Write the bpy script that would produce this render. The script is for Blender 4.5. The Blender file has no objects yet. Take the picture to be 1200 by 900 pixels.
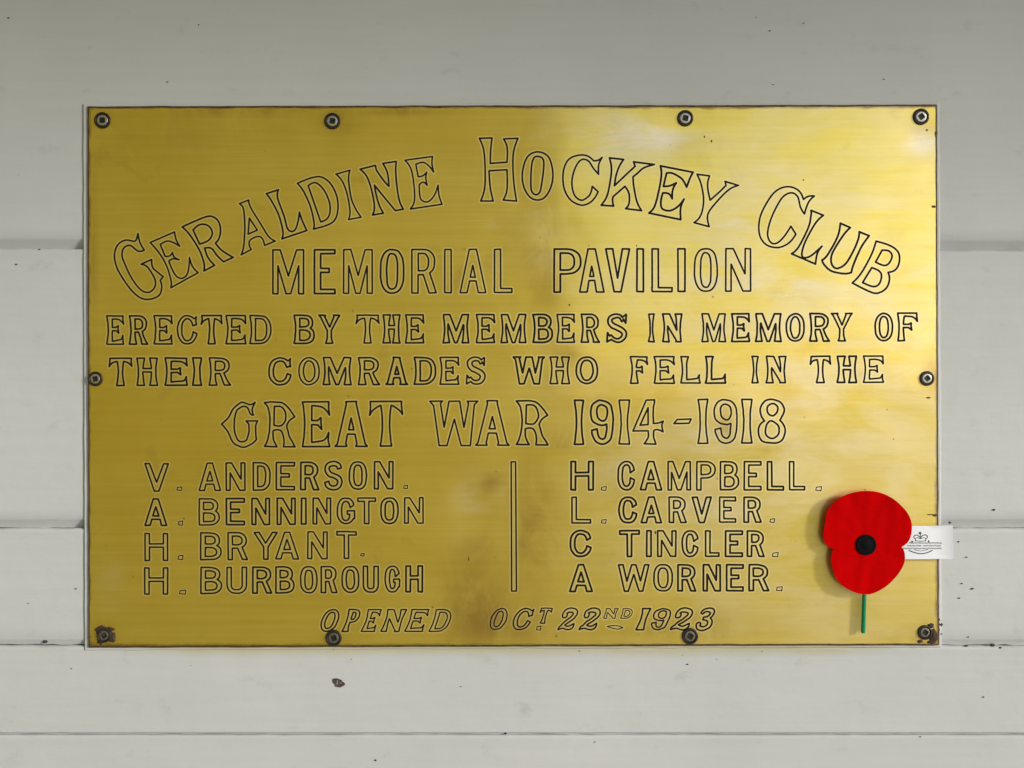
import bpy, bmesh, math, random, time
import numpy as np
from mathutils import Vector, Matrix, noise
from mathutils.geometry import delaunay_2d_cdt
T0 = time.time()
rnd = random.Random(7)
sc = bpy.context.scene
R = math.radians

# ------------------------------------------------------------------ camera, sky, sun, exposure
S = 0.0006            # metres on the wall per pixel of the 1200 x 900 photograph
D = 0.80              # camera distance from the wall
ZC = 1.55             # height of the camera above the ground
cam = bpy.data.cameras.new('camera'); co = bpy.data.objects.new('camera', cam)
sc.collection.objects.link(co); sc.camera = co
co.location = (0, -D, ZC); co.rotation_euler = (R(90), 0, 0)
cam.sensor_width = 36; cam.lens = 36 * D / (1200 * S); cam.clip_start = 0.01; cam.clip_end = 500

SUN_EL, SUN_AZ = 15, 57      # above the horizon; to the right of straight out from the wall
w = bpy.data.worlds.new('World'); sc.world = w; w.use_nodes = True
nt = w.node_tree; bg = nt.nodes['Background']
sky = nt.nodes.new('ShaderNodeTexSky'); sky.sky_type = 'NISHITA'; sky.sun_disc = False
sky.sun_elevation = R(35); sky.sun_rotation = R(180 - SUN_AZ)
sky.air_density = 1.0; sky.dust_density = 1.0; sky.ozone_density = 1.0
hs = nt.nodes.new('ShaderNodeHueSaturation'); hs.inputs['Saturation'].default_value = .80   # thin overcast
nt.links.new(sky.outputs[0], hs.inputs['Color']); nt.links.new(hs.outputs[0], bg.inputs[0]); bg.inputs[1].default_value = 0.15
sd = bpy.data.lights.new('sun', 'SUN'); so = bpy.data.objects.new('sun', sd); sc.collection.objects.link(so)
sd.energy = 3.1; sd.angle = R(8); sd.color = (1.0, 0.975, 0.94)
dirv = Vector((math.sin(R(SUN_AZ)) * math.cos(R(SUN_EL)), -math.cos(R(SUN_AZ)) * math.cos(R(SUN_EL)), math.sin(R(SUN_EL))))
so.rotation_euler = dirv.to_track_quat('Z', 'Y').to_euler(); so.location = dirv * 5 + Vector((0, 0, ZC))
vs = sc.view_settings
vs.view_transform = 'Standard'; vs.look = 'None'; vs.exposure = 0.30; vs.gamma = 1; vs.use_curve_mapping = False

# ------------------------------------------------------------------ helpers
def P(u, v, d=0.0):
    """photograph pixel seen on a plane d metres in front of the wall -> world point"""
    k = S * (D - d) / D
    return Vector(((u - 600) * k, -d, ZC + (450 - v) * k))

def tag(o, label=None, cat=None, group=None, kind=None):
    if label: o['label'] = label
    if cat: o['category'] = cat
    if group: o['group'] = group
    if kind: o['kind'] = kind
    return o

def link(name, me, parent=None, mats=None):
    o = bpy.data.objects.new(name, me); sc.collection.objects.link(o)
    if mats:
        for m in (mats if isinstance(mats, (list, tuple)) else [mats]): me.materials.append(m)
    if parent:
        o.parent = parent
        o.matrix_parent_inverse = parent.matrix_basis.inverted()
    return o

def mesh(name, verts, faces, mats, parent=None, smooth=False, midx=None):
    me = bpy.data.meshes.new(name); me.from_pydata([tuple(v) for v in verts], [], faces); me.validate()
    if smooth: me.polygons.foreach_set('use_smooth', [True] * len(me.polygons))
    if midx is not None and len(midx) == len(me.polygons): me.polygons.foreach_set('material_index', midx)
    me.update()
    return link(name, me, parent, mats)

def empty(name, loc):
    o = bpy.data.objects.new(name, None); sc.collection.objects.link(o); o.location = loc
    o.empty_display_size = 0.02
    return o

class N:
    """small node-tree writer"""
    def __init__(s, name):
        s.m = bpy.data.materials.new(name); s.m.use_nodes = True; s.t = s.m.node_tree
        s.b = s.t.nodes['Principled BSDF']; s.g = s.t.nodes.new('ShaderNodeNewGeometry')
        s.tc = s.t.nodes.new('ShaderNodeTexCoord')
        s.pos = s.tc.outputs['Object']
    def lk(s, a, b): s.t.links.new(a, b)
    def set(s, **k):
        for n, v in k.items():
            i = s.b.inputs[n.replace('_', ' ')]
            if hasattr(v, 'is_output'): s.lk(v, i)
            else: i.default_value = v
        return s
    def mapping(s, scale, loc=(0, 0, 0)):
        n = s.t.nodes.new('ShaderNodeMapping'); s.lk(s.pos, n.inputs[0])
        n.inputs['Scale'].default_value = scale; n.inputs['Location'].default_value = loc
        return n.outputs[0]
    def noise(s, scale, detail=4, rough=.55, vec=None, dist=0):
        n = s.t.nodes.new('ShaderNodeTexNoise'); n.inputs['Scale'].default_value = scale
        n.inputs['Detail'].default_value = detail; n.inputs['Roughness'].default_value = rough
        n.inputs['Distortion'].default_value = dist
        s.lk(vec if vec else s.pos, n.inputs['Vector']); return n.outputs[0]
    def vor(s, scale, vec=None, feat='F1'):
        n = s.t.nodes.new('ShaderNodeTexVoronoi'); n.inputs['Scale'].default_value = scale; n.feature = feat
        s.lk(vec if vec else s.pos, n.inputs['Vector']); return n.outputs['Distance']
    def ramp(s, f, stops):
        n = s.t.nodes.new('ShaderNodeValToRGB'); s.lk(f, n.inputs[0]); e = n.color_ramp.elements
        while len(e) < len(stops): e.new(1)
        for el, (p, c) in zip(e, stops):
            el.position = p; el.color = (c, c, c, 1) if not isinstance(c, tuple) else c + (1,)
        return n.outputs[0]
    def mix(s, f, a, b, mode='MIX'):
        n = s.t.nodes.new('ShaderNodeMix'); n.data_type = 'RGBA'; n.blend_type = mode
        for v, i in ((f, 0), (a, 6), (b, 7)):
            if hasattr(v, 'is_output'): s.lk(v, n.inputs[i])
            elif i == 0: n.inputs[0].default_value = v
            else: n.inputs[i].default_value = tuple(v) + (1,) if len(v) == 3 else v
        return n.outputs[2]
    def math(s, op, a, b=0.0, clamp=False):
        n = s.t.nodes.new('ShaderNodeMath'); n.operation = op; n.use_clamp = clamp
        for v, i in ((a, 0), (b, 1)):
            if hasattr(v, 'is_output'): s.lk(v, n.inputs[i])
            else: n.inputs[i].default_value = v
        return n.outputs[0]
    def bump(s, h, strength=.3, dist=.001, prev=None):
        n = s.t.nodes.new('ShaderNodeBump'); n.inputs['Strength'].default_value = strength
        n.inputs['Distance'].default_value = dist; s.lk(h, n.inputs['Height'])
        if prev: s.lk(prev, n.inputs['Normal'])
        return n.outputs[0]

# ------------------------------------------------------------------ materials
def paint_material():
    n = N('old white paint')
    streak = n.noise(1.0, 5, .6, n.mapping((9, 60, 160)))
    big = n.noise(5, 3, .5)
    fine = n.noise(900, 3, .6)
    col = n.mix(n.ramp(big, [(.3, 0.0), (.7, 1.0)]), PAINT_A, PAINT_B)
    col = n.mix(n.ramp(streak, [(.38, 0.08), (.6, 0.0)]), col, (.33, .32, .29))
    # small grime flecks
    fl = n.ramp(n.vor(70, n.mapping((1, 1, 2.2))), [(.035, 1.0), (.06, 0.0)])
    sel = n.ramp(n.noise(24, 2), [(.60, 0.0), (.68, 1.0)])
    f = n.math('MULTIPLY', fl, sel)
    col = n.mix(n.math('MULTIPLY', f, .75), col, (.10, .095, .08))
    sm = n.ramp(n.noise(38, 4, .65, n.mapping((1, 1, 1.6), (3, 1, 2))), [(.60, 0.0), (.74, .30)])
    col = n.mix(sm, col, (.27, .265, .24))
    # yellow-brown run-off line just under the plate
    sx = n.t.nodes.new('ShaderNodeSeparateXYZ'); n.lk(n.pos, sx.inputs[0])
    zz = n.math('ADD', sx.outputs['Z'], n.math('MULTIPLY', n.math('SUBTRACT', n.noise(14, 4, .6), .5), .010))
    up_ = n.math('DIVIDE', n.math('SUBTRACT', zz, STAIN_Z - .0075), .006, True)
    dn_ = n.math('DIVIDE', n.math('SUBTRACT', STAIN_Z + .004, sx.outputs['Z']), .003, True)
    ax_ = n.math('DIVIDE', n.math('SUBTRACT', .285, n.math('ABSOLUTE', sx.outputs['X'])), .06, True)
    col = n.mix(n.math('MULTIPLY', n.math('MULTIPLY', n.math('MULTIPLY', up_, dn_), ax_), .7), col, (.42, .37, .20))
    bmp = n.bump(n.noise(1.0, 5, .6, n.mapping((30, 60, 420))), .17, .0005)
    bmp = n.bump(fine, .12, .0003, bmp)
    bmp = n.bump(n.noise(60, 3, .5), .25, .0012, bmp)
    n.set(Base_Color=col, Roughness=.58, Normal=bmp, Specular_IOR_Level=.3)
    return n.m
STAIN_Z = ZC + (450 - 759) * S
PAINT_A, PAINT_B = (.51, .51, .485), (.465, .47, .452)

def brass_material(name, halo=False):
    n = N(name)
    # fine horizontal polishing scratches, in colour and relief
    br = n.noise(1.0, 6, .7, n.mapping((14, 1, 1500)))
    br2 = n.noise(1.0, 4, .6, n.mapping((5, 1, 260), (1, 2, 3)))
    cloud = n.noise(9, 5, .6, n.mapping((1, 1, 1.2)), .4)
    cloud2 = n.noise(3.1, 3, .5, n.mapping((1, 1, 1.1), (5, 0, 2)))
    base = n.mix(n.ramp(cloud, [(.30, 0.0), (.72, 1.0)]), (.83, .60, .09), (.93, .70, .15))
    base = n.mix(n.ramp(cloud2, [(.35, .25), (.65, 0.0)]), base, (.56, .38, .03))
    base = n.mix(n.ramp(br2, [(.35, .16), (.65, 0.0)]), base, (.50, .33, .02))
    base = n.mix(n.ramp(br, [(.30, .12), (.55, 0.0)]), base, (.42, .27, .02))
    # scattered tarnish spots
    spots = n.math('MULTIPLY', n.ramp(n.vor(95), [(.05, 1.0), (.10, 0.0)]), n.ramp(n.noise(33, 2), [(.56, 0.0), (.66, .75)]))
    base = n.mix(spots, base, (.16, .09, .03))
    sm = n.ramp(n.noise(22, 5, .65, n.mapping((1, 1, 1), (2, 7, 4)), .6), [(.60, 0.0), (.76, .35)])
    base = n.mix(sm, base, (.40, .26, .08))
    # dark oxide creeping in from the rim (attribute written on the mesh: millimetres to the nearest rim)
    at = n.t.nodes.new('ShaderNodeAttribute'); at.attribute_name = 'rim'
    e = n.math('ADD', at.outputs['Fac'], n.math('MULTIPLY', n.math('SUBTRACT', n.noise(55, 5, .7), .5), 5.5))
    rim = n.ramp(n.math('MULTIPLY', e, .1), [(.03, 1.0), (.22, 0.0)])
    base = n.mix(n.math('MULTIPLY', rim, .85), base, (.13, .075, .025))
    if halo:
        base = n.mix(.38, base, (1.0, .84, .42))  # bright sharpening halo painted into the colour beside the cuts
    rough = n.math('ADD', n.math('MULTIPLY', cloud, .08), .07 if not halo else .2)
    rough = n.math('ADD', rough, n.math('MULTIPLY', rim, .3))
    bmp = n.bump(br, .07, .00022)
    bmp = n.bump(n.noise(14, 2, .4), .18, .004, bmp)
    fa = n.t.nodes.new('ShaderNodeAttribute'); fa.attribute_name = 'pale_sheen'
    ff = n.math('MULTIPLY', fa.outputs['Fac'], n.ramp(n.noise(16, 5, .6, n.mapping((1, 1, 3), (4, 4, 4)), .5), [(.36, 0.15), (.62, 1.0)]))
    base = n.mix(n.math('MULTIPLY', ff, .8), base, (.84, .75, .62))  # pale reflections and sky haze painted into the brass colour
    ta = n.t.nodes.new('ShaderNodeAttribute'); ta.attribute_name = 'tarnish_reflection'
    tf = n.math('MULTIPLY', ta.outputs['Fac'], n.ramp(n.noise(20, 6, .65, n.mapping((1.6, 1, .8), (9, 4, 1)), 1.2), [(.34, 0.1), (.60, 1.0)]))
    base = n.mix(n.math('MULTIPLY', tf, .75), base, (.40, .235, .06))  # brown reflections painted into the colour, plus tarnish round the screws
    n.set(Base_Color=base, Metallic=1.0, Roughness=rough, Normal=bmp)
    # burnished crests mirror the surroundings, the scratched rest spreads the light widely
    b2 = n.t.nodes.new('ShaderNodeBsdfPrincipled'); mx = n.t.nodes.new('ShaderNodeMixShader')
    n.lk(base, b2.inputs['Base Color']); n.lk(bmp, b2.inputs['Normal']); b2.inputs['Metallic'].default_value = .88
    b2.inputs['Roughness'].default_value = .45
    n.lk(n.b.outputs[0], mx.inputs[1]); n.lk(b2.outputs[0], mx.inputs[2])
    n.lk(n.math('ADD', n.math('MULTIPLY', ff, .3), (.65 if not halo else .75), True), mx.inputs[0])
    n.lk(mx.outputs[0], n.t.nodes['Material Output'].inputs['Surface'])
    return n.m

def simple(name, col, rough=.5, metal=0.0, var=.15, scale=300, bump=.15, spec=.5, dist=.0004):
    n = N(name)
    c = n.mix(n.ramp(n.noise(scale, 4, .6), [(.3, 0.0), (.7, 1.0)]), tuple(x * (1 - var) for x in col), tuple(min(1, x * (1 + var)) for x in col))
    n.set(Base_Color=c, Roughness=rough, Metallic=metal, Specular_IOR_Level=spec, Normal=n.bump(n.noise(scale * 1.7, 3), bump, dist))
    return n.m

M_paint = paint_material()
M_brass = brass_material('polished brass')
M_halo = brass_material('brass with painted halo at the cuts', True)
M_ink = simple('black wax in the engraving', (.010, .006, .003), .7, 0, .4, 900, .3, .2)
M_edge = simple('oxidised brass rim', (.10, .055, .02), .6, .5, .5, 260, .4)
M_oldpaint = simple('yellowed paint of the backing board', (.60, .57, .44), .55, 0, .10, 160, .25)
M_steel = simple('dull steel', (.50, .46, .38), .30, .9, .2, 1500, .25)
M_dark = simple('blackened metal', (.022, .016, .011), .5, .3, .4, 900, .3)
M_crust = simple('brown corrosion', (.040, .022, .010), .85, 0, .6, 900, .8)
M_wood = simple('bare weathered wood', (.06, .038, .030), .9, 0, .5, 700, .6)
M_crack = simple('dirt in the joints', (.035, .032, .026), .9, 0, .3, 500, .4)
M_red = simple('red flocked paper', (.47, .0005, .001), .95, 0, .07, 900, .35, .02)
M_black = simple('black plastic', (.004, .004, .005), .8, 0, .3, 900, .3, .08)
M_green = simple('green plastic', (.0, .22, .085), .38, 0, .1, 600, .15)
M_tag = simple('white paper', (.78, .78, .80), .6, 0, .02, 500, .1)
M_print = simple('grey print', (.045, .05, .06), .6, 0, .1, 500, .0)

# ------------------------------------------------------------------ contours on a grid
def dist_polys(loops, X0, Y0, nx, ny, h, reach, signed):
    F = np.full((ny, nx), reach, dtype=np.float64)
    for L in loops:
        A = np.asarray(L, float); B = np.roll(A, -1, 0)
        for (ax, ay), (bx, by) in zip(A, B):
            i0 = max(0, int((min(ax, bx) - reach - X0) / h)); i1 = min(nx, int((max(ax, bx) + reach - X0) / h) + 2)
            j0 = max(0, int((min(ay, by) - reach - Y0) / h)); j1 = min(ny, int((max(ay, by) + reach - Y0) / h) + 2)
            if i1 <= i0 or j1 <= j0: continue
            px = (X0 + h * np.arange(i0, i1))[None, :] - ax; py = (Y0 + h * np.arange(j0, j1))[:, None] - ay
            dx, dy = bx - ax, by - ay; l2 = dx * dx + dy * dy
            t = np.clip((px * dx + py * dy) / l2, 0, 1) if l2 > 1e-12 else 0.0
            d = np.hypot(px - t * dx, py - t * dy)
            np.minimum(F[j0:j1, i0:i1], d, out=F[j0:j1, i0:i1])
    if signed:
        ins = np.zeros((ny, nx), bool); ys = Y0 + h * np.arange(ny); xs = X0 + h * np.arange(nx)
        for L in loops:
            A = np.asarray(L, float); B = np.roll(A, -1, 0)
            for (ax, ay), (bx, by) in zip(A, B):
                if ay == by: continue
                rows = np.nonzero((ys >= min(ay, by)) & (ys < max(ay, by)))[0]
                if len(rows) == 0: continue
                xc = ax + (ys[rows] - ay) * (bx - ax) / (by - ay)
                ins[rows] ^= xs[None, :] > xc[:, None]
        F = np.where(ins, -F, F)
    return F

def contour(F, lev, X0, Y0, h):
    G = F - lev; G = np.where(np.abs(G) < 1e-9, 1e-9, G); ny, nx = G.shape
    s = G < 0
    c = s[:-1, :-1].astype(int) + s[:-1, 1:] * 2 + s[1:, 1:] * 4 + s[1:, :-1] * 8
    nxt = {}
    def pt(e):
        k, j, i = e
        if k == 0: a, b = G[j, i], G[j, i + 1]; return (X0 + h * (i + a / (a - b)), Y0 + h * j)
        a, b = G[j, i], G[j + 1, i]; return (X0 + h * i, Y0 + h * (j + a / (a - b)))
    tab = {1: 'LT', 2: 'TR', 3: 'LR', 4: 'RB', 6: 'TB', 7: 'LB', 8: 'BL', 9: 'BT', 11: 'BR', 12: 'RL', 13: 'RT', 14: 'TL'}
    js, is_ = np.nonzero((c > 0) & (c < 15))
    for j, i in zip(js.tolist(), is_.tolist()):
        e = {'T': (0, j, i), 'B': (0, j + 1, i), 'L': (1, j, i), 'R': (1, j, i + 1)}
        k = c[j, i]
        if k == 5: segs = ('LT', 'RB')
        elif k == 10: segs = ('TR', 'BL')
        else: segs = (tab[k],)
        for sg in segs: nxt[e[sg[0]]] = e[sg[1]]
    loops = []
    while nxt:
        st, cur = nxt.popitem(); lp = [pt(st)]
        while cur != st and cur in nxt:
            lp.append(pt(cur)); cur = nxt.pop(cur)
        if len(lp) > 6: loops.append(lp)
    return loops

def rdp(lp, eps):
    A = np.array(lp); n = len(A)
    k = int(np.argmax(((A - A[0]) ** 2).sum(1)))
    def rec(a, b, P_, out):
        if b <= a + 1: return
        p, q = P_[a], P_[b]; d = q - p; l = math.hypot(*d) or 1e-9
        dd = np.abs((P_[a + 1:b, 0] - p[0]) * d[1] - (P_[a + 1:b, 1] - p[1]) * d[0]) / l
        m = int(np.argmax(dd))
        if dd[m] > eps:
            m += a + 1; rec(a, m, P_, out); out.append(m); rec(m, b, P_, out)
    Q = np.vstack([A, A[:1]]); out = [0]; rec(0, k, Q, out); out.append(k); rec(k, n, Q, out)
    return [tuple(Q[i]) for i in out]

# ------------------------------------------------------------------ letter shapes (y runs downwards, in photograph pixels)
def cr(pts):
    """closed outline from [(x, y, corner)] with curves through the points that are not corners"""
    n = len(pts); out = []
    for i in range(n):
        p1 = pts[i]; p2 = pts[(i + 1) % n]
        if p1[2] and p2[2]: out.append(p1[:2]); continue
        p0 = pts[i - 1] if not p1[2] else None; p3 = pts[(i + 2) % n] if not p2[2] else None
        a = np.array(p1[:2], float); b = np.array(p2[:2], float)
        t1 = (b - np.array(p0[:2])) * .5 if p0 else None
        t2 = (np.array(p3[:2]) - a) * .5 if p3 else None
        L = np.linalg.norm(b - a)
        if t1 is None: t1 = 1.5 * (b - a) - .5 * t2
        if t2 is None: t2 = 1.5 * (b - a) - .5 * t1
        for t in (t1, t2):
            l = np.linalg.norm(t)
            if l > 1.3 * L: t *= 1.3 * L / l
        for k in range(6):
            s = k / 6; s2 = s * s; s3 = s2 * s
            q = (2*s3-3*s2+1)*a + (s3-2*s2+s)*t1 + (-2*s3+3*s2)*b + (s3-s2)*t2
            out.append(tuple(q))
    return out

def tr(text, ox=0, oy=0, k=1.0):
    """'x,y' corner, '~x,y' curve point, '/' starts a new loop"""
    loops = []
    for part in text.split('/'):
        pts = []
        for w_ in part.split():
            c = not w_.startswith('~'); x, y = w_.lstrip('~').split(',')
            pts.append((ox + float(x) / k, oy + float(y) / k, c))
        loops.append(cr(pts))
    return loops

def bar(x0, x1, y0, y1): return [(x0, y0), (x1, y0), (x1, y1), (x0, y1)]
def flr(x0, x1, y0, y1, f0, f1=None, l=1, r=1, p=1.8):
    if f1 is None: f1 = f0
    n = 9; Lp, Rp = [], []
    for i in range(n + 1):
        t = i / n; g = f0 * max(0, 1 - 2 * t) ** p + f1 * max(0, 2 * t - 1) ** p; y = y0 + (y1 - y0) * t
        Lp.append((x0 - g * l, y)); Rp.append((x1 + g * r, y))
    return Rp + Lp[::-1]
def ell(x0, x1, y0, y1, e=2.2, n=36):
    cx, cy, rx, ry = (x0+x1)/2, (y0+y1)/2, (x1-x0)/2, (y1-y0)/2
    o = []
    for i in range(n):
        a = 2 * math.pi * i / n; c, s = math.cos(a), math.sin(a)
        o.append((cx + rx * math.copysign(abs(c) ** (2 / e), c), cy + ry * math.copysign(abs(s) ** (2 / e), s)))
    return o
def dsh(x0, x1, y0, y1, k=.4, e=2.3, n=16):
    xm = x0 + (x1 - x0) * k; cy = (y0 + y1) / 2; ry = (y1 - y0) / 2; o = [(x0, y1), (x0, y0)]
    for i in range(n + 1):
        a = -math.pi / 2 + math.pi * i / n; c, s = math.cos(a), math.sin(a)
        o.append((xm + (x1 - xm) * abs(c) ** (2 / e), cy + ry * math.copysign(abs(s) ** (2 / e), s)))
    return o
def stroke(pts, w0, wm=None, w1=None):
    """band along a curve, w0 and w1 at its ends, wm in its middle"""
    wm = wm or w0; w1 = w1 or w0
    P_ = [np.array(p, float) for p in pts]; Q = []
    for i in range(len(P_) - 1):
        a, b = P_[i], P_[i + 1]; t1 = (b - P_[i - 1]) / 2 if i else (b - a); t2 = (P_[i + 2] - a) / 2 if i + 2 < len(P_) else (b - a)
        for k in range(6):
            s = k / 6; s2 = s * s; s3 = s2 * s
            Q.append((2*s3-3*s2+1)*a + (s3-2*s2+s)*t1 + (-2*s3+3*s2)*b + (s3-s2)*t2)
    Q.append(P_[-1]); L_, R_ = [], []; n = len(Q)
    for i, q in enumerate(Q):
        d = Q[min(n - 1, i + 1)] - Q[max(0, i - 1)]; d /= (np.linalg.norm(d) or 1); nrm = np.array((-d[1], d[0]))
        t = i / (n - 1); ww = (w0 + (wm - w0) * math.sin(math.pi * min(t, .5))) if t < .5 else (w1 + (wm - w1) * math.sin(math.pi * min(1 - t, .5)))
        L_.append(tuple(q + nrm * ww / 2)); R_.append(tuple(q - nrm * ww / 2))
    return L_ + R_[::-1]

def sans(ch, W, H, w, h):
    c = W / 2; p = lambda *a: ('+', [list(a)] if not isinstance(a[0], list) else list(a)); m = lambda L: ('-', [L]); a_ = lambda L: ('+', [L])
    if ch == 'I': return [a_(bar(0, W, 0, H))]
    if ch == 'H': return [a_(bar(0, w, 0, H)), a_(bar(W-w, W, 0, H)), a_(bar(w/2, W-w/2, .45*H-h/2, .45*H+h/2))]
    if ch == 'L': return [a_(bar(0, w, 0, H)), a_(bar(0, W, H-h, H))]
    if ch == 'E': return [a_(bar(0, w, 0, H)), a_(bar(0, W, 0, h)), a_(bar(0, W, H-h, H)), a_(bar(0, .72*W, .47*H-h/2, .47*H+h/2))]
    if ch == 'F': return [a_(bar(0, w, 0, H)), a_(bar(0, W, 0, h)), a_(bar(0, .72*W, .47*H-h/2, .47*H+h/2))]
    if ch == 'T': return [a_(bar(0, W, 0, h)), a_(bar(c-w/2, c+w/2, 0, H))]
    if ch == 'A':
        t = w * .58; wl = w * 1.12
        yi = H * (1 - (c - wl) / (c - t)); f = lambda y: (c - t) * (1 - y / H)
        yb, yc = .64*H, .64*H+h
        return [a_([(c-t, 0), (c+t, 0), (W, H), (0, H)]), m([(c, yi), (W-f(yb)-wl, yb), (f(yb)+wl, yb)]),
                m([(f(yc)+wl, yc), (W-f(yc)-wl, yc), (W-wl, H+2), (wl, H+2)])]
    if ch == 'M':
        wt, ws, b = w*1.15, w*.8, w*.36
        return [a_([(0,0),(wt,0),(c,.60*H),(W-wt,0),(W,0),(W,H),(W-ws,H),(W-ws,.36*H),(c+b,H),(c-b,H),(ws,.36*H),(ws,H),(0,H)])]
    if ch == 'N':
        wt, ws = w*1.2, w*.86
        return [a_([(0,0),(wt,0),(W-ws,.60*H),(W-ws,0),(W,0),(W,H),(W-wt,H),(ws,.36*H),(ws,H),(0,H)])]
    if ch == 'V':
        b = w*.55; return [a_([(0,0),(w*1.1,0),(c,.68*H),(W-w*1.1,0),(W,0),(c+b,H),(c-b,H)])]
    if ch == 'W':
        b, a = w*.42, w*.5
        return [a_([(0,0),(w,0),(.28*W,.62*H),(c-a,0),(c+a,0),(.72*W,.62*H),(W-w,0),(W,0),(.74*W+b,H),(.74*W-b,H),(c,.36*H),(.26*W+b,H),(.26*W-b,H)])]
    if ch == 'Y':
        b = w/2; return [a_([(0,0),(w*1.15,0),(c,.40*H),(W-w*1.15,0),(W,0),(c+b,.55*H),(c+b,H),(c-b,H),(c-b,.55*H)])]
    if ch == 'O': return [a_(ell(0, W, 0, H, 2.5)), m(ell(w, W-w, h, H-h, 2.7))]
    if ch == 'D': return [a_(dsh(0, W, 0, H, .35, 2.6)), m(dsh(w, W-w, h, H-h, .35, 2.6))]
    if ch in 'PR':
        yb = .58*H; o = [a_(bar(0, w, 0, H)), a_(dsh(0, W if ch == 'P' else W*.94, 0, yb, .45)), m(dsh(w, (W if ch == 'P' else W*.94)-w, h, yb-h, .45))]
        if ch == 'R': o.append(a_([(.42*W, yb-h), (.42*W+w*1.1, yb-h), (W, H), (W-w*1.15, H)]))
        return o
    if ch == 'B':
        ym = .48*H
        return [a_(bar(0, w, 0, H)), a_(dsh(0, W*.92, 0, ym+h/2, .45)), a_(dsh(0, W, ym-h/2, H, .45)),
                m(dsh(w, W*.92-w, h, ym-h/2, .45)), m(dsh(w, W-w, ym+h/2, H-h, .45))]
    if ch == 'U':
        o = [(0, 0)] + [q for q in [(x, y) for x, y in ell(0, W, H-W*.95, H, 2.3)] if q[1] >= H-W*.475][::-1] + [(W, 0)]
        i = [(w, -2)] + [q for q in [(x, y) for x, y in ell(w, W-w, H-h-(W-2*w)*.95, H-h, 2.3)] if q[1] >= H-h-(W-2*w)*.475][::-1] + [(W-w, -2)]
        return [a_(o), m(i)]
    if ch in 'CG':
        o = [a_(ell(0, W, 0, H, 2.4)), m(ell(w, W-w, h, H-h, 2.5))]
        if ch == 'C': o.append(m([(c, .5*H), (W+3, .22*H), (W+3, .70*H)]))
        else:
            o.append(m([(c, .5*H), (W+3, .18*H), (W+3, .5*H)])); o.append(a_(bar(.58*W, W, .5*H, .5*H+h))); o.append(a_(bar(W-w, W, .5*H, .8*H)))
        return o
    if ch == 'S':
        q = lambda L: [(w/2+(W-w)*x, h/2+(H-h)*y) for x, y in L]
        return [a_(stroke(q([(.98,.20),(.85,.04),(.5,-.01),(.12,.07),(.02,.24),(.2,.42),(.55,.50),(.92,.62),(1.0,.80),(.8,.97),(.42,1.01),(.1,.93),(.0,.76)]), w*.95, w*.98, w*.95))]
    if ch == '.': return [a_(ell(0, W, 0, H, 3))]
    raise KeyError(ch)

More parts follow.
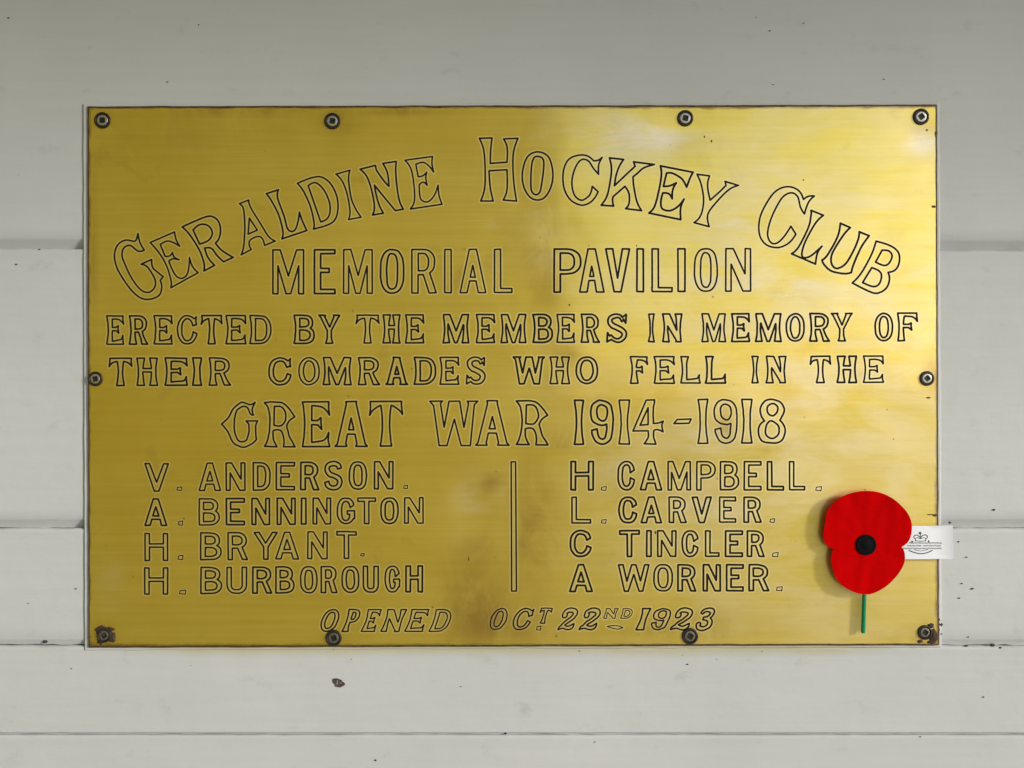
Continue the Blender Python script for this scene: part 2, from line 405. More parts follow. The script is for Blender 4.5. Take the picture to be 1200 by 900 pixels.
def serif(ch, W, H, w, h, f):
    """letters with stems that flare into pointed feet"""
    c = W / 2; a_ = lambda L: ('+', [L]); m = lambda L: ('-', [L])
    arm_t = cr([(f,0,1),(W*.97,0,1),(W*.965,.14*H,0),(W,.30*H,1),(W*.84,.17*H,0),(.62*W,h,0),(f,h,1)])
    arm_m = [(f+w/2,.46*H-h*.45),(.55*W,.46*H-h*.45),(.69*W,.35*H),(.68*W,.46*H),(.71*W,.62*H),(.56*W,.46*H+h*.55),(f+w/2,.46*H+h*.55)]
    arm_b = cr([(f,H,1),(W,H,1),(W*.955,.84*H,0),(W*.97,.66*H,1),(W*.86,.82*H,0),(.66*W,H-h*1.25,0),(f+w*.9,H-h,1)])
    if ch == 'E': return [a_(flr(f, f+w, 0, H, f, f, 1, 0)), a_(arm_t), a_(arm_m), a_(arm_b)]
    if ch == 'F': return [a_(flr(f, f+w, 0, H, f, f*.9, 1, 1)), a_(arm_t), a_(arm_m)]
    if ch == 'L': return [a_(flr(f, f+w, 0, H, f, f, 1, 0)), a_(flr(f, f+w, 0, H*.6, f, 0)), a_(arm_b)]
    if ch == 'T':
        t = cr([(0.03*W,0,1),(.97*W,0,1),(.965*W,.13*H,0),(W,.30*H,1),(.88*W,.19*H,0),(.70*W,h*1.05,0),(c,h,1),(.30*W,h*1.05,0),(.12*W,.19*H,0),(0,.32*H,1),(.04*W,.13*H,0)])
        return [a_(t), a_(flr(c-w/2, c+w/2, 0, H, f, f))]
    if ch in 'I1': return [a_(flr(f, W-f, 0, H, f, f))]
    if ch == 'H': return [a_(flr(f, f+w, 0, H, f)), a_(flr(W-f-w, W-f, 0, H, f)), a_(bar(f+w/2, W-f-w/2, .44*H-h*.55, .44*H+h*.55))]
    if ch == 'D': return [a_(dsh(f, W, 0, H, .38)), m(dsh(f+w, W-w, h, H-h, .38)), a_(flr(f, f+w, 0, H, f, f, 1, 0))]
    if ch in 'PR':
        yb = .58*H; xr = W if ch == 'P' else W*.93
        o = [a_(dsh(f, xr, 0, yb, .42)), m(dsh(f+w, xr-w, h, yb-h, .42)), a_(flr(f, f+w, 0, H, f, f, 1, 0)), a_(flr(f, f+w, H*.3, H, 0, f))]
        if ch == 'R': o.append(a_(cr([(.44*W,yb-h*.8,1),(.44*W+w,yb-h*.8,1),(.82*W,.8*H,0),(W,H,1),(W-w*1.5,H,1),(.62*W,.8*H,0)])))
        return o
    if ch == 'B':
        ym = .47*H
        return [a_(dsh(f, W*.93, 0, ym+h/2, .45)), a_(dsh(f, W, ym-h/2, H, .45)), m(dsh(f+w, W*.93-w, h, ym-h/2, .4)),
                m(dsh(f+w, W-w, ym+h/2, H-h, .4)), a_(flr(f, f+w, 0, H, f, f, 1, 0))]
    if ch == 'O': return [a_(ell(0, W, 0, H, 2.15)), m(ell(w*1.05, W-w*1.05, h, H-h, 2.15))]
    if ch == 'C':
        return [a_(ell(0, W*1.04, 0, H, 2.15)), m(ell(w*1.05, W*1.04-w, h, H-h, 2.15)), m([(c, .47*H), (W+4, .24*H), (W+4, .68*H)]),
                a_(cr([(.72*W,h*.7,1),(.9*W,.10*H,0),(W,.01*H,1),(.97*W,.16*H,0),(.99*W,.34*H,1),(.86*W,.24*H,0),(.74*W,.12*H,0)]))]
    if ch == 'Y':
        b = w/2; return [a_([(0,0),(w*1.7,0),(w*1.5,.04*H),(c+b*.2,.42*H),(W-w*1.5,.05*H),(W-w*1.6,0),(W,0),(W-w*.4,.08*H),(c+b,.56*H),(c-b,.56*H),(w*.5,.08*H)]), a_(flr(c-b, c+b, .5*H, H, 0, f))]
    if ch == 'N':
        wt, ws = w*1.35, w*.85
        return [a_([(f*.4,0),(wt+f,0),(W-f-ws,.60*H),(W-f-ws,H),(W-f,H),(W-f-wt*.6,H),(f+ws*.6,.34*H),(f+ws,.2*H)]),
                a_(flr(f, f+ws, 0, H, f, f)), a_(flr(W-f-ws, W-f, 0, H, f, f*.6)), m([(f*.4+ws*1.2+f*.2,.60*H),(f+ws+.2,.42*H),(f+ws+.5,.6*H)])]
    if ch == 'M':
        wt, ws, b = w*1.25, w*.8, w*.3
        return [a_([(f*.5,0),(f+wt,0),(c,.58*H),(W-f-wt,0),(W-f*.5,0),(W-f-ws,.3*H),(c+b,H),(c-b,H),(f+ws,.3*H)]),
                a_(flr(f, f+ws, 0, H, f*.8, f)), a_(flr(W-f-ws*1.1, W-f, 0, H, f*.8, f))]
    if ch == 'A':
        t = w*.62; wl = w*1.15; g = f*.8; W2 = W - 2*g; cc = W2/2
        q = lambda x, y: (x+g, y); ff = lambda y: (cc-t)*(1-y/H); yi = H*(1-(cc-wl)/(cc-t)); yb, yc = .63*H, .63*H+h
        return [a_([q(cc-t,0), q(cc+t,0), q(W2,H), q(0,H)]), m([q(cc,yi), q(W2-ff(yb)-wl,yb), q(ff(yb)+wl,yb)]),
                m([q(ff(yc)+wl,yc), q(W2-ff(yc)-wl,yc), q(W2-wl,H+2), q(wl,H+2)]),
                a_([(0,H),(g+w*.6,.86*H),(g+wl*.9,.86*H),(wl+2.1*g,H)]), a_([(W,H),(W-g-w*.6,.86*H),(W-g-wl*.9,.86*H),(W-wl-2.1*g,H)]),
                a_([q(cc-t-g*.7,0), q(cc+t+g*.5,0), q(cc+t,.10*H), q(cc-t,.10*H)])]
    if ch == 'W':
        b, a = w*.4, w*.62
        return [a_([(0,0),(w*1.75,0),(w*1.45,.05*H),(.30*W,.60*H),(c-a*1.05,0),(c+a*1.3,0),(.71*W,.60*H),(W-w*1.3,.05*H),(W-w*1.5,0),(W,0),(W-w*.5,.08*H),(.75*W+b*1.5,H),(.75*W-b*1.6,H),(c+b*.2,.40*H),(.27*W+b*1.5,H),(.27*W-b*1.2,H),(w*.55,.10*H)])]
    if ch == 'S':
        q = lambda L: [(w/2+(W-w)*x, h/2+(H-h)*y) for x, y in L]
        return [a_(stroke(q([(.90,.20),(.76,.05),(.48,0),(.16,.07),(.06,.22),(.2,.38),(.52,.48),(.90,.62),(1.0,.78),(.82,.95),(.5,1.0),(.22,.92),(.08,.80)]), w*.6, w*1.15, w*.6)),
                a_([(.80*W,.10*H),(.99*W,0),(.97*W,.32*H)]), a_([(0,H),(.02*W,.66*H),(.24*W,.90*H)])]
    if ch == '2':
        q = lambda L: [(W*x, H*y) for x, y in L]
        return [a_(stroke(q([(.13,.34),(.16,.16),(.42,.07),(.76,.13),(.84,.30),(.66,.50),(.34,.70),(.16,.90)]), w*1.0, w*1.1, w*.7)), a_(ell(.03*W,.34*W,.22*H,.44*H)),
                a_(cr(q_ + () if False else t_ for t_ in [(.0*W,H,1),(.06*W,.84*H,0),(.30*W,.76*H,0),(.62*W,.84*H,0),(.98*W,.68*H,1),(.98*W,.90*H,0),(.80*W,H,0),(.60*W,H*.99,0),(.34*W,.93*H,0)]) if False else
                   cr([(.0,H,1),(.06*W,.84*H,0),(.30*W,.77*H,0),(.62*W,.84*H,0),(.98*W,.70*H,1),(.97*W,.90*H,0),(.78*W,H,0),(.56*W,.99*H,0),(.32*W,.93*H,0)]))]
    if ch == '3':
        q = lambda L: [(W*x, H*y) for x, y in L]
        return [a_(stroke(q([(.14,.24),(.28,.10),(.54,.06),(.80,.14),(.80,.32),(.58,.45),(.34,.47)]), w*.7, w*1.05, w*.7)),
                a_(stroke(q([(.34,.47),(.68,.50),(.88,.64),(.84,.84),(.55,.95),(.22,.90),(.10,.76)]), w*.7, w*1.15, w*.8)), a_(ell(.0,.28*W,.66*H,.86*H))]
    raise KeyError(ch)

TR = {}
def norm(name, text):
    L = tr(text); xs = [p[0] for l in L for p in l]; ys = [p[1] for l in L for p in l]
    x0, x1, y0, y1 = min(xs), max(xs), min(ys), max(ys)
    TR[name] = [[((x-x0)/(x1-x0), (y-y0)/(y1-y0)) for x, y in l] for l in L]
norm('G5', '705,700 ~745,660 ~775,610 ~820,577 ~865,590 898,578 ~882,615 888,650 ~870,640 ~850,605 ~820,603 ~790,630 ~778,690 ~782,750 ~800,790 ~825,798 ~850,785 ~862,740 862,700 845,681 912,681 ~900,720 905,785 ~870,815 ~820,828 ~770,800 ~740,740')
norm('R5', '943,575 ~1000,573 ~1050,580 ~1085,610 1118,655 ~1085,680 1070,708 ~1090,770 1120,823 1053,823 ~1055,780 ~1040,735 ~1010,728 993,735 ~995,780 1015,822 943,820 ~965,770 ~975,690 ~965,610 / 1000,597 ~1040,600 ~1062,630 ~1065,670 ~1040,703 997,703')
norm('4', '838,562 888,562 ~880,620 880,693 ~905,692 938,680 ~930,705 936,740 ~905,728 882,735 ~882,770 895,808 828,808 ~850,770 850,735 762,735 / 848,605 850,700 803,704')
norm('9', '~592,560 ~640,580 ~658,640 ~655,730 ~640,780 ~600,803 ~560,790 ~537,750 533,725 565,718 ~575,760 ~598,775 ~615,760 ~622,720 622,692 ~590,698 ~545,680 ~528,640 ~535,590 ~565,563 / ~595,585 ~620,600 ~625,640 ~612,668 ~590,671 ~568,650 ~565,610 ~575,590')
norm('8', '~335,522 ~380,540 ~398,580 ~385,615 375,636 ~400,670 ~400,715 ~375,750 ~325,757 ~275,745 ~257,700 ~265,660 290,638 ~270,605 ~270,565 ~295,530 / ~335,545 ~360,560 ~360,590 ~335,610 ~308,595 ~308,560 / ~330,640 ~365,665 ~368,705 ~345,730 ~325,733 ~300,715 ~295,680 ~308,650')

HW = 1.04     # half the width of an engraved line, pixels
HALO = 1.5   # width of the bright halo painted beside it
glyph_out = []   # (character, ribbon loops, halo loops)

def wob(x, y, a=.28):
    v = noise.noise_vector(Vector((x * .16, y * .16, 3.3)))
    return (x + a * 1.6 * v[0], y + a * 1.6 * v[1])

def finish(ch, loops, hw=HW, halo=HALO, h=.27):
    if ch not in '.~|-': hw *= rnd.uniform(.95, 1.13) * (1.08 if loops[0][0][0] > 600 else 1)
    xs = [p[0] for l in loops for p in l]; ys = [p[1] for l in loops for p in l]
    pad = hw + halo + 1.2; X0, Y0 = min(xs) - pad, min(ys) - pad
    nx = int((max(xs) + pad - X0) / h) + 2; ny = int((max(ys) + pad - Y0) / h) + 2
    F = dist_polys(loops, X0, Y0, nx, ny, h, hw + halo + .8, False)
    # the cut is not the same width everywhere
    rib = [rdp(l, .045) for l in contour(F, hw, X0, Y0, h)]
    hal = [rdp(l, .09) for l in contour(F, hw + halo, X0, Y0, h)]
    glyph_out.append((ch, rib, hal))

def ops_outline(ops, f, h=.25):
    allp = [f(*p) for s, L in ops for l in L for p in l if s == '+']
    xs = [p[0] for p in allp]; ys = [p[1] for p in allp]
    X0, Y0 = min(xs) - 1.5, min(ys) - 1.5; nx = int((max(xs) + 1.5 - X0) / h) + 2; ny = int((max(ys) + 1.5 - Y0) / h) + 2
    F = None
    for s, L in ops:
        G = dist_polys([[f(*p) for p in l] for l in L], X0 + .011, Y0 + .013, nx, ny, h, 1.2, True)
        if F is None: F = G
        elif s == '+': F = np.minimum(F, G)
        else: F = np.maximum(F, -G)
    return [rdp(l, .06) for l in contour(F, 0, X0 + .011, Y0 + .013, h)]

def put(ch, style, x0, x1, y0, y1, w=None, h=None, f=None, slant=0.0, hw=HW):
    """x0..x1, y0..y1: outer bounds of the engraved outline in the photograph"""
    x0 += hw * .8; x1 -= hw * .8; y0 += hw * .8; y1 -= hw * .8
    H = y1 - y0; W = x1 - x0 - slant * H
    if slant and ch in 'OC923': W += slant * H * .40; x0 -= slant * H * .20   # round letters lean inside their box
    fn = lambda x, y: wob(x0 + x + slant * (H - y), y0 + y)
    key = style if style in TR else ch
    if style != 'sans' and key in TR:
        loops = [rdp([fn(px * W, py * H) for px, py in l], .05) for l in TR[key]]
    else:
        ops = sans(ch, W, H, w, h) if style == 'sans' else serif(ch, W, H, w, h, f)
        loops = ops_outline(ops, fn)
    finish(ch, loops, hw)

# the arched title, each letter after its own outline
K = 4.2875
TITLE = [
 ('G', 120, 150, '178,530 ~188,575 210,614 ~178,618 ~140,590 ~108,602 ~98,640 ~115,690 ~150,760 ~195,815 ~235,825 ~262,800 ~265,765 ~245,725 ~222,695 194,684 247,660 ~252,700 ~278,725 305,747 290,765 ~298,800 ~285,840 ~240,860 ~195,855 ~150,820 ~105,760 ~72,700 ~60,640 ~75,590 ~112,564 158,570 ~170,560'),
 ('E', 120, 150, '240,575 362,522 ~370,560 388,594 ~355,575 ~325,568 290,585 315,645 ~338,642 352,625 ~360,648 385,662 ~355,657 333,668 ~350,710 ~372,745 ~400,755 ~425,735 ~435,690 437,650 ~452,695 480,727 343,803 ~345,770 ~325,700 ~290,635'),
 ('R', 120, 150, '400,497 ~500,453 ~545,443 ~580,465 ~593,510 ~585,555 567,578 ~600,615 657,650 608,672 ~575,640 ~548,605 513,603 ~530,650 563,690 510,718 ~510,680 ~490,620 ~455,560 ~425,520 / 455,512 ~490,485 ~530,490 ~552,525 ~535,562 488,583'),
 ('A', 120, 150, '688,380 735,362 ~745,400 ~800,490 ~835,545 868,568 815,590 ~803,555 ~780,545 ~742,563 ~738,590 748,610 697,637 ~710,590 ~715,500 ~711,420 703,392 / 738,452 778,513 732,533'),
 ('L', 300, 150, '52,330 113,310 ~108,350 ~140,440 ~158,505 ~180,520 ~200,505 ~213,460 218,422 ~232,465 255,515 130,557 ~135,520 ~115,440 ~80,370'),
 ('D', 300, 150, '208,278 ~280,250 ~330,247 ~375,280 ~405,340 ~412,400 ~400,455 ~365,485 288,508 ~292,480 ~275,400 ~240,320 / 262,290 ~300,275 ~340,310 ~368,370 ~372,420 ~358,455 325,472 ~300,400'),
 ('I', 300, 150, '402,232 472,212 ~465,260 ~478,350 ~500,405 528,448 465,460 ~472,420 ~460,340 ~435,270'),
 ('N', 300, 150, '523,207 600,188 605,212 ~640,262 668,293 ~660,225 637,178 705,168 ~702,220 ~710,310 ~722,370 740,408 700,415 ~650,355 595,287 ~605,340 ~620,390 640,428 585,437 ~595,400 ~585,330 ~560,250'),
 ('E', 300, 150, '748,162 887,143 ~884,180 893,222 ~868,190 ~840,173 803,182 815,245 ~838,240 858,222 ~853,250 860,288 ~840,272 820,285 ~823,340 ~835,365 ~865,370 ~895,340 915,287 ~920,340 935,383 775,407 ~795,370 ~795,300 ~780,210'),
 ('H', 540, 150, '93,52 157,50 ~150,110 148,178 232,172 ~233,100 215,55 287,52 ~265,120 ~262,200 ~268,290 280,367 213,362 ~232,310 232,210 142,215 ~148,300 163,367 100,367 ~120,300 ~122,200 ~115,110'),
 ('O', 540, 150, '~386,120 ~440,145 ~462,220 ~455,290 ~425,345 ~386,362 ~345,345 ~315,290 ~310,220 ~335,145 / ~386,143 ~412,155 ~417,195 ~405,290 ~395,325 ~375,335 ~355,315 ~352,250 ~357,180 ~368,150'),
 ('C', 540, 150, '710,148 ~693,185 692,232 ~668,205 ~640,165 ~605,160 ~575,200 ~558,270 ~570,335 ~605,363 ~640,345 ~655,320 660,293 690,320 ~670,355 ~640,380 ~600,387 ~550,360 ~518,300 ~515,220 ~540,160 ~590,137 ~635,140 668,165 ~690,162'),
 ('K', 540, 150, '747,150 818,158 ~795,195 ~780,240 772,290 ~835,230 876,192 868,170 972,183 ~920,200 ~890,225 865,246 ~870,300 ~885,370 908,415 828,405 ~845,380 ~845,330 825,293 765,345 ~762,365 768,392 705,388 ~735,340 ~752,260 ~757,200'),
 ('E', 680, 150, '403,190 567,222 ~550,255 535,297 ~515,260 ~490,240 ~460,226 434,226 418,293 ~450,290 483,275 ~465,310 462,355 ~445,330 415,326 ~405,370 ~412,405 ~450,415 ~490,395 522,357 ~505,400 505,460 345,427 ~375,390 ~400,290 ~408,230'),
 ('Y', 680, 150, '587,232 650,240 ~640,290 653,362 ~695,325 733,288 728,268 795,288 ~740,315 ~665,395 ~640,440 648,495 572,475 ~605,440 ~620,370 ~610,290'),
 ('C', 860, 180, '405,213 ~375,245 355,303 ~335,270 ~320,215 ~285,197 ~240,225 ~190,320 ~170,400 ~185,445 ~215,450 ~250,420 287,365 312,405 ~275,450 ~220,472 ~160,455 ~128,400 ~135,310 ~190,210 ~240,172 ~290,168 ~330,190 350,230 ~375,214'),
 ('L', 860, 180, '388,285 450,310 ~410,350 ~360,440 ~342,500 ~350,522 ~385,515 443,465 ~420,500 410,555 290,503 ~325,470 ~375,370 ~388,310'),
 ('U', 860, 180, '535,350 585,372 ~550,410 ~495,500 ~490,550 ~515,577 ~560,555 ~600,490 ~625,430 630,393 680,413 ~640,470 ~602,555 590,598 ~550,603 ~490,590 ~455,560 443,535 ~470,510 ~520,420'),
 ('B', 860, 180, '715,440 ~790,465 ~828,500 ~830,550 ~810,585 775,597 ~782,630 ~770,670 ~740,695 ~700,700 595,650 ~640,600 ~690,510 / 745,485 ~780,490 ~795,515 ~780,550 ~755,562 712,545 / 693,573 ~730,590 ~742,615 ~730,655 ~700,668 647,648'),
]
for ch, ox, oy, t in TITLE:
    finish(ch, [rdp(l, .05) for l in tr(t, ox, oy, K)], 1.05)

def row(style, y, spec, slope=(0, 0), **k):
    """spec: 'X x0 x1' triples; slope = change of (top, bottom) per pixel of x from the row's first letter"""
    s = spec.split(); x00 = float(s[1])
    for i in range(0, len(s), 3):
        ch, a, b = s[i], float(s[i+1]), float(s[i+2]); dt, db = slope[0] * (a - x00), slope[1] * (a - x00)
        put(ch, style, a, b, y[0] + dt, y[1] + db, **k)

row('sans', (292, 345), 'M 319 356.6 E 367.6 393.3 M 401.9 437 O 445 474 R 481.9 512 I 520.4 529.7 A 538.2 570 L 578.5 600.6 P 648.5 681.4 A 678.6 708.4 V 709 738.3 I 745.7 754.6 L 763.3 788.5 I 793.8 803.6 O 813 841.4 N 849.8 880.3', (-.0028, -.0058), w=7.3, h=4.6)
row('serif', (369.4, 404.2), 'E 124.2 145.6 R 150.8 174 E 179.7 202.6 C 207.1 231 T 235 261 E 264.1 289 D 292 318.2 B 343.8 369 Y 372.7 399.1 T 416.4 445 H 448.1 469.6 E 474.5 497.5 M 518.4 550.3 E 557.5 580.5 M 586.3 617.2 B 623.9 648 E 651.8 674.2 R 680.3 703.3 S 710.5 734.8 I 759.3 767.5 N 775.7 799.8 M 821.6 851.2 E 856.6 879 M 884.7 916.2 O 920.7 943.2 R 948.1 972.9 Y 973.3 999.2 O 1024.6 1046.6 F 1051 1075.9', (-.0034, -.0044), w=4.7, h=3.7, f=1.9)
row('serif', (419, 452.6), 'T 126.9 155.4 H 159.6 185.4 E 192.8 220.4 I 225 237 R 244.5 271.2 C 314.2 341.4 O 349.5 375 M 378 412.4 R 419.2 445.7 A 451.3 478.5 D 484.6 511.2 E 514.8 538.6 S 545.9 569 W 600.5 638.9 H 643.8 668 O 674.4 701 F 737.9 759.6 E 765.8 791.2 L 796.9 821.2 L 826 851.4 I 880.4 889.2 N 897 921.9 T 948.6 974.2 H 980.3 1004.5 E 1011.1 1036', (-.0028, -.0042), w=5.0, h=3.9, f=2.0)
Y5 = lambda x: (470.6 - .0056 * (x - 259), 524.9 - .0080 * (x - 259))
for ch, st, a, b in [('G','G5',258.9,302.8), ('R','R5',309.1,346.7), ('E','serif',353.7,387), ('A','serif',391.7,431.4), ('T','serif',431.9,472.8), ('W','serif',502.6,560.9),
                     ('A','serif',556.4,597.5), ('R','R5',604.3,643), ('1','serif',672.3,684.6), ('9','9',691.3,719.2), ('1','serif',724.6,738.6), ('4','4',741,778.2),
                     ('1','serif',817.3,830.2), ('9','9',836,864.4), ('1','serif',868.3,882), ('8','8',887.8,920.9)]:
    y = Y5(a); put(ch, st, a, b, y[0], y[1], w=8.2 if ch != 'W' else 8.6, h=5.0, f=2.6 if ch != '1' else 2.4, hw=1.02)
finish('-', [[(789.6, 496.4), (793.5, 491.6), (810, 491.0), (807.5, 496.0)]])
names = [
 ((542.4, 576.4), 'V 169 198.2 A 232.6 259.2 N 264.4 287.8 D 296 317.2 E 323 345.8 R 351.6 374.2 S 379.6 401.5 O 408.6 430.2 N 438 461.2', (-.008, -.010)),
 ((584, 616.6), 'A 169 196.2 B 232.6 257.8 E 264.4 287.2 N 294.4 316.6 N 324 346.7 I 352.4 359.2 N 366 388.2 G 394.4 416.2 T 418.6 440.8 O 445.4 467.2 N 473.4 496.6', (-.005, -.009)),
 ((624.4, 657.6), 'H 169 197.2 B 234.4 259.8 R 266.4 290.8 Y 297 325.8 A 322.2 350.6 N 360 384.2 T 394 418.2', (-.010, -.011)),
 ((664.8, 697), 'H 168.6 197.2 B 234.6 260.2 U 265 289.6 R 295.4 319.2 B 322.4 345.2 O 351.4 372.2 R 375.6 395.6 O 400 421.2 U 425 444.2 G 450.6 469.2 H 475 495.8', (-.008, -.009)),
 ((540, 574.8), 'H 668.4 695.8 C 723.4 744.6 A 749.4 776.2 M 782 809.8 P 815.6 838.8 B 843.4 866.2 E 871.4 892.6 L 898.4 918.6 L 924.4 943.8', (.001, .0)),
 ((581.8, 613.6), 'L 669.4 692.8 C 724.6 747.2 A 750.6 775.8 R 783.4 804.6 V 810.4 834.2 E 842.4 862.6 R 871 892.6', (.0, -.005)),
 ((621, 652.8), 'C 667.6 693.6 T 725.4 749.8 I 757 763.8 N 770 792.6 C 798.6 818.8 L 826 843.2 E 849.4 870.6 R 875 896.2', (.002, .0)),
 ((661, 693.8), 'A 667 694.6 W 724 761.2 O 765.4 788.6 R 793.6 816.2 N 823.6 844.6 E 850.6 871.6 R 877 901.6', (.0, -.004)),
]
for y, s_, sl in names: row('sans', y, s_, sl, w=5.1, h=4.0, hw=1.02)
for x, y, a, b in [(210.3, 572.6, 3.0, 2.0), (211.6, 613, 2.6, 2.6), (211.4, 653.4, 3.0, 2.6), (214, 694, 3.8, 2.4), (475.4, 570.6, 2.4, 2.0), (424.8, 650, 2.2, 1.5), (707.6, 572.4, 3.0, 2.2),
                   (959.4, 572.6, 3.4, 2.4), (707.6, 611, 2.8, 2.2), (905, 610, 2.8, 2.2), (908.6, 650, 3.4, 2.6), (913.4, 690, 3.4, 2.4), (631.4, 736, 2.6, 2.4)]:
    q = [(x - a * .8, y - b * .7), (x + a, y - b), (x + a * .8, y + b), (x - a, y + b * .8)]
    finish('.', [q], .62, .9)
SL = .33
for ch, a, b in [('O',374,399.2), ('P',400,424.2), ('E',422.6,448), ('N',445.6,477.2), ('E',473.6,504.2), ('D',502,532.2)]:
    put(ch, 'serif', a, b, 713.6, 740.6, w=4.2, h=3.2, f=1.5 if ch != 'O' else 0, slant=SL, hw=.86)
for ch, a, b in [('O',572.3,596.4), ('C',599.3,625.4), ('2',654.4,677.8), ('2',679.7,704.6), ('1',744.5,763.2), ('9',761.4,787), ('2',786.6,813.2), ('3',815,838.4)]:
    put(ch, 'serif', a, b, 712.4, 738.6, w=4.3, h=3.3, f=1.6, slant=SL, hw=.86)
put('T', 'serif', 628.2, 648.2, 712, 730.8, w=3.0, h=2.6, f=1.2, slant=.3, hw=.66)
put('N', 'serif', 706.6, 724.8, 712.6, 724.9, w=2.6, h=2.2, f=.8, slant=.3, hw=.56)
put('D', 'serif', 726.4, 742.8, 712.6, 724.9, w=2.6, h=2.2, f=.8, slant=.3, hw=.56)
finish('~', [cr([(711.5,734.2,1),(718,733,0),(724,733.4,0),(730,735.4,1),(724,737.2,0),(718,736.2,0)])], .6)
finish('|', [[(599.0, 541.2), (604.2, 541.2), (605.2, 692.6), (599.6, 692.6)]], .95)
print('glyphs', len(glyph_out), 'verts', sum(len(l) for g in glyph_out for l in g[1] + g[2]), round(time.time() - T0, 1))

# ------------------------------------------------------------------ setting: wall, ground, veranda, added beam and reflection wall
GZ = 0.0
ground = mesh('ground', [(-60, 5, GZ), (60, 5, GZ), (60, -120, GZ), (-60, -120, GZ)], [(0, 3, 2, 1)], None)
gm = N('pale gravel'); gm.set(Base_Color=gm.mix(gm.noise(3, 5), (.36, .34, .27), (.46, .44, .36)), Roughness=.9); ground.data.materials.append(gm.m)
tag(ground, kind='structure')
def box(name, a, b, mat, parent=None):
    x0, y0, z0 = a; x1, y1, z1 = b
    v = [(x0,y0,z0),(x1,y0,z0),(x1,y1,z0),(x0,y1,z0),(x0,y0,z1),(x1,y0,z1),(x1,y1,z1),(x0,y1,z1)]
    return mesh(name, v, [(0,3,2,1),(4,5,6,7),(0,1,5,4),(1,2,6,5),(2,3,7,6),(3,0,4,7)], mat, parent)
M_floor = simple('concrete of the veranda floor', (.42, .41, .38), .8, 0, .15, 20, .3)
M_ceil = simple('veranda ceiling boards', (.42, .37, .20), .7, 0, .08, 30, .2)
M_added_wall = simple('ochre of the added wall', (.82, .63, .10), .8, 0, .12, 12, .2)
tag(box('veranda_floor', (-3, -1.7, GZ), (3, 0.3, .15), M_floor), kind='structure')
tag(box('veranda_ceiling', (-4, -1.5, ZC + 1.0), (4, .25, ZC + 1.12), M_ceil), kind='structure')
tag(box('added_shade_beam', (-4, -1.5, ZC + .93), (4, -1.4, ZC + .998), M_ceil), kind='structure')  # unseen beam, added to darken the top of the wall and plate
tag(box('added_reflection_wall', (-9.0, -4.6, GZ), (.22, -4.3, 3.4), M_added_wall), kind='structure')  # unseen wall, added to tint and darken the reflection in the brass's left

wall = empty('weatherboard_wall', (0, 0.02, ZC))
tag(wall, 'cream painted weatherboard wall behind the brass plaque', 'wall')
def surf(u, v):
    return .00025 * noise.noise(Vector((u * .012, v * .012, 9)))
def board(v0, v1, cham, dep, jag=0.0, proud=0.0, lip=.0003):
    """v0..v1 in photograph pixels; the lower edge rolls back over cham pixels to dep metres"""
    us = [-900, -500, -250] + list(range(-100, 1301, 10)) + [1450, 1700, 2100]
    prof = [(0, .016), (0, .0008), (.9, .0001), (1.8, -lip), (4.5, -lip * .6), (9, 0)]
    n = max(4, int((v1 - cham - v0 - 9) / 12))
    prof += [(9 + (v1 - cham - v0 - 9) * i / n, 0.0) for i in range(1, n + 1)]
    L_ = v1 - v0
    prof += [(L_ - cham * .75, dep * .27), (L_ - cham * .5, dep * .53), (L_ - cham * .25, dep * .77), (L_ - .01, dep), (L_, .016)]
    V = []; H_ = len(prof)
    for u in us:
        for k, (dv, r) in enumerate(prof):
            v = v0 + dv
            if k >= H_ - 2 or k <= 2:
                e = k >= H_ - 2
                v += jag * noise.noise(Vector((u * .05, e, v0))) + jag * .8 * noise.noise(Vector((u * .31, e, v0)))
            v += (max(-100, min(1300, u)) - 100) * .0018 if 270 < v < 330 else 0
            V.append(P(u, v, 0) + Vector((0, r - surf(u, v) - proud, 0)))
    Fc = []
    for i in range(len(us) - 1):
        for k in range(H_ - 1):
            a = i * H_ + k; Fc.append((a, a + 1, a + H_ + 1, a + H_))
    o = mesh('weatherboard', V, Fc, M_paint, wall, True)
    o.data.set_sharp_from_angle(angle=R(40))
    return o
board(-420, -60, 12, .005)
board(-59, 291.2, 12.5, .0055, jag=.3)
board(291.6, 619.2, 12.0, .0050, jag=.5)
board(619.7, 756.2, 7.5, .0026, jag=1.1)
board(757.6, 861.0, 3.2, .0016, jag=.8, proud=.0002)
board(861.7, 1180, 12, .004, jag=.5, lip=.0002)
# dark back behind the joints
b_ = box('sarking', (-1.2, .0185, .152), (1.2, .03, ZC + .56), M_crack, wall)

# ------------------------------------------------------------------ plaque
plaque = empty('memorial_plaque', P(600, 440, .004))
tag(plaque, 'engraved brass memorial plaque screwed to the weatherboard wall', 'plaque')
DB, DF = .0012, .0024         # front of the backing board, front of the brass
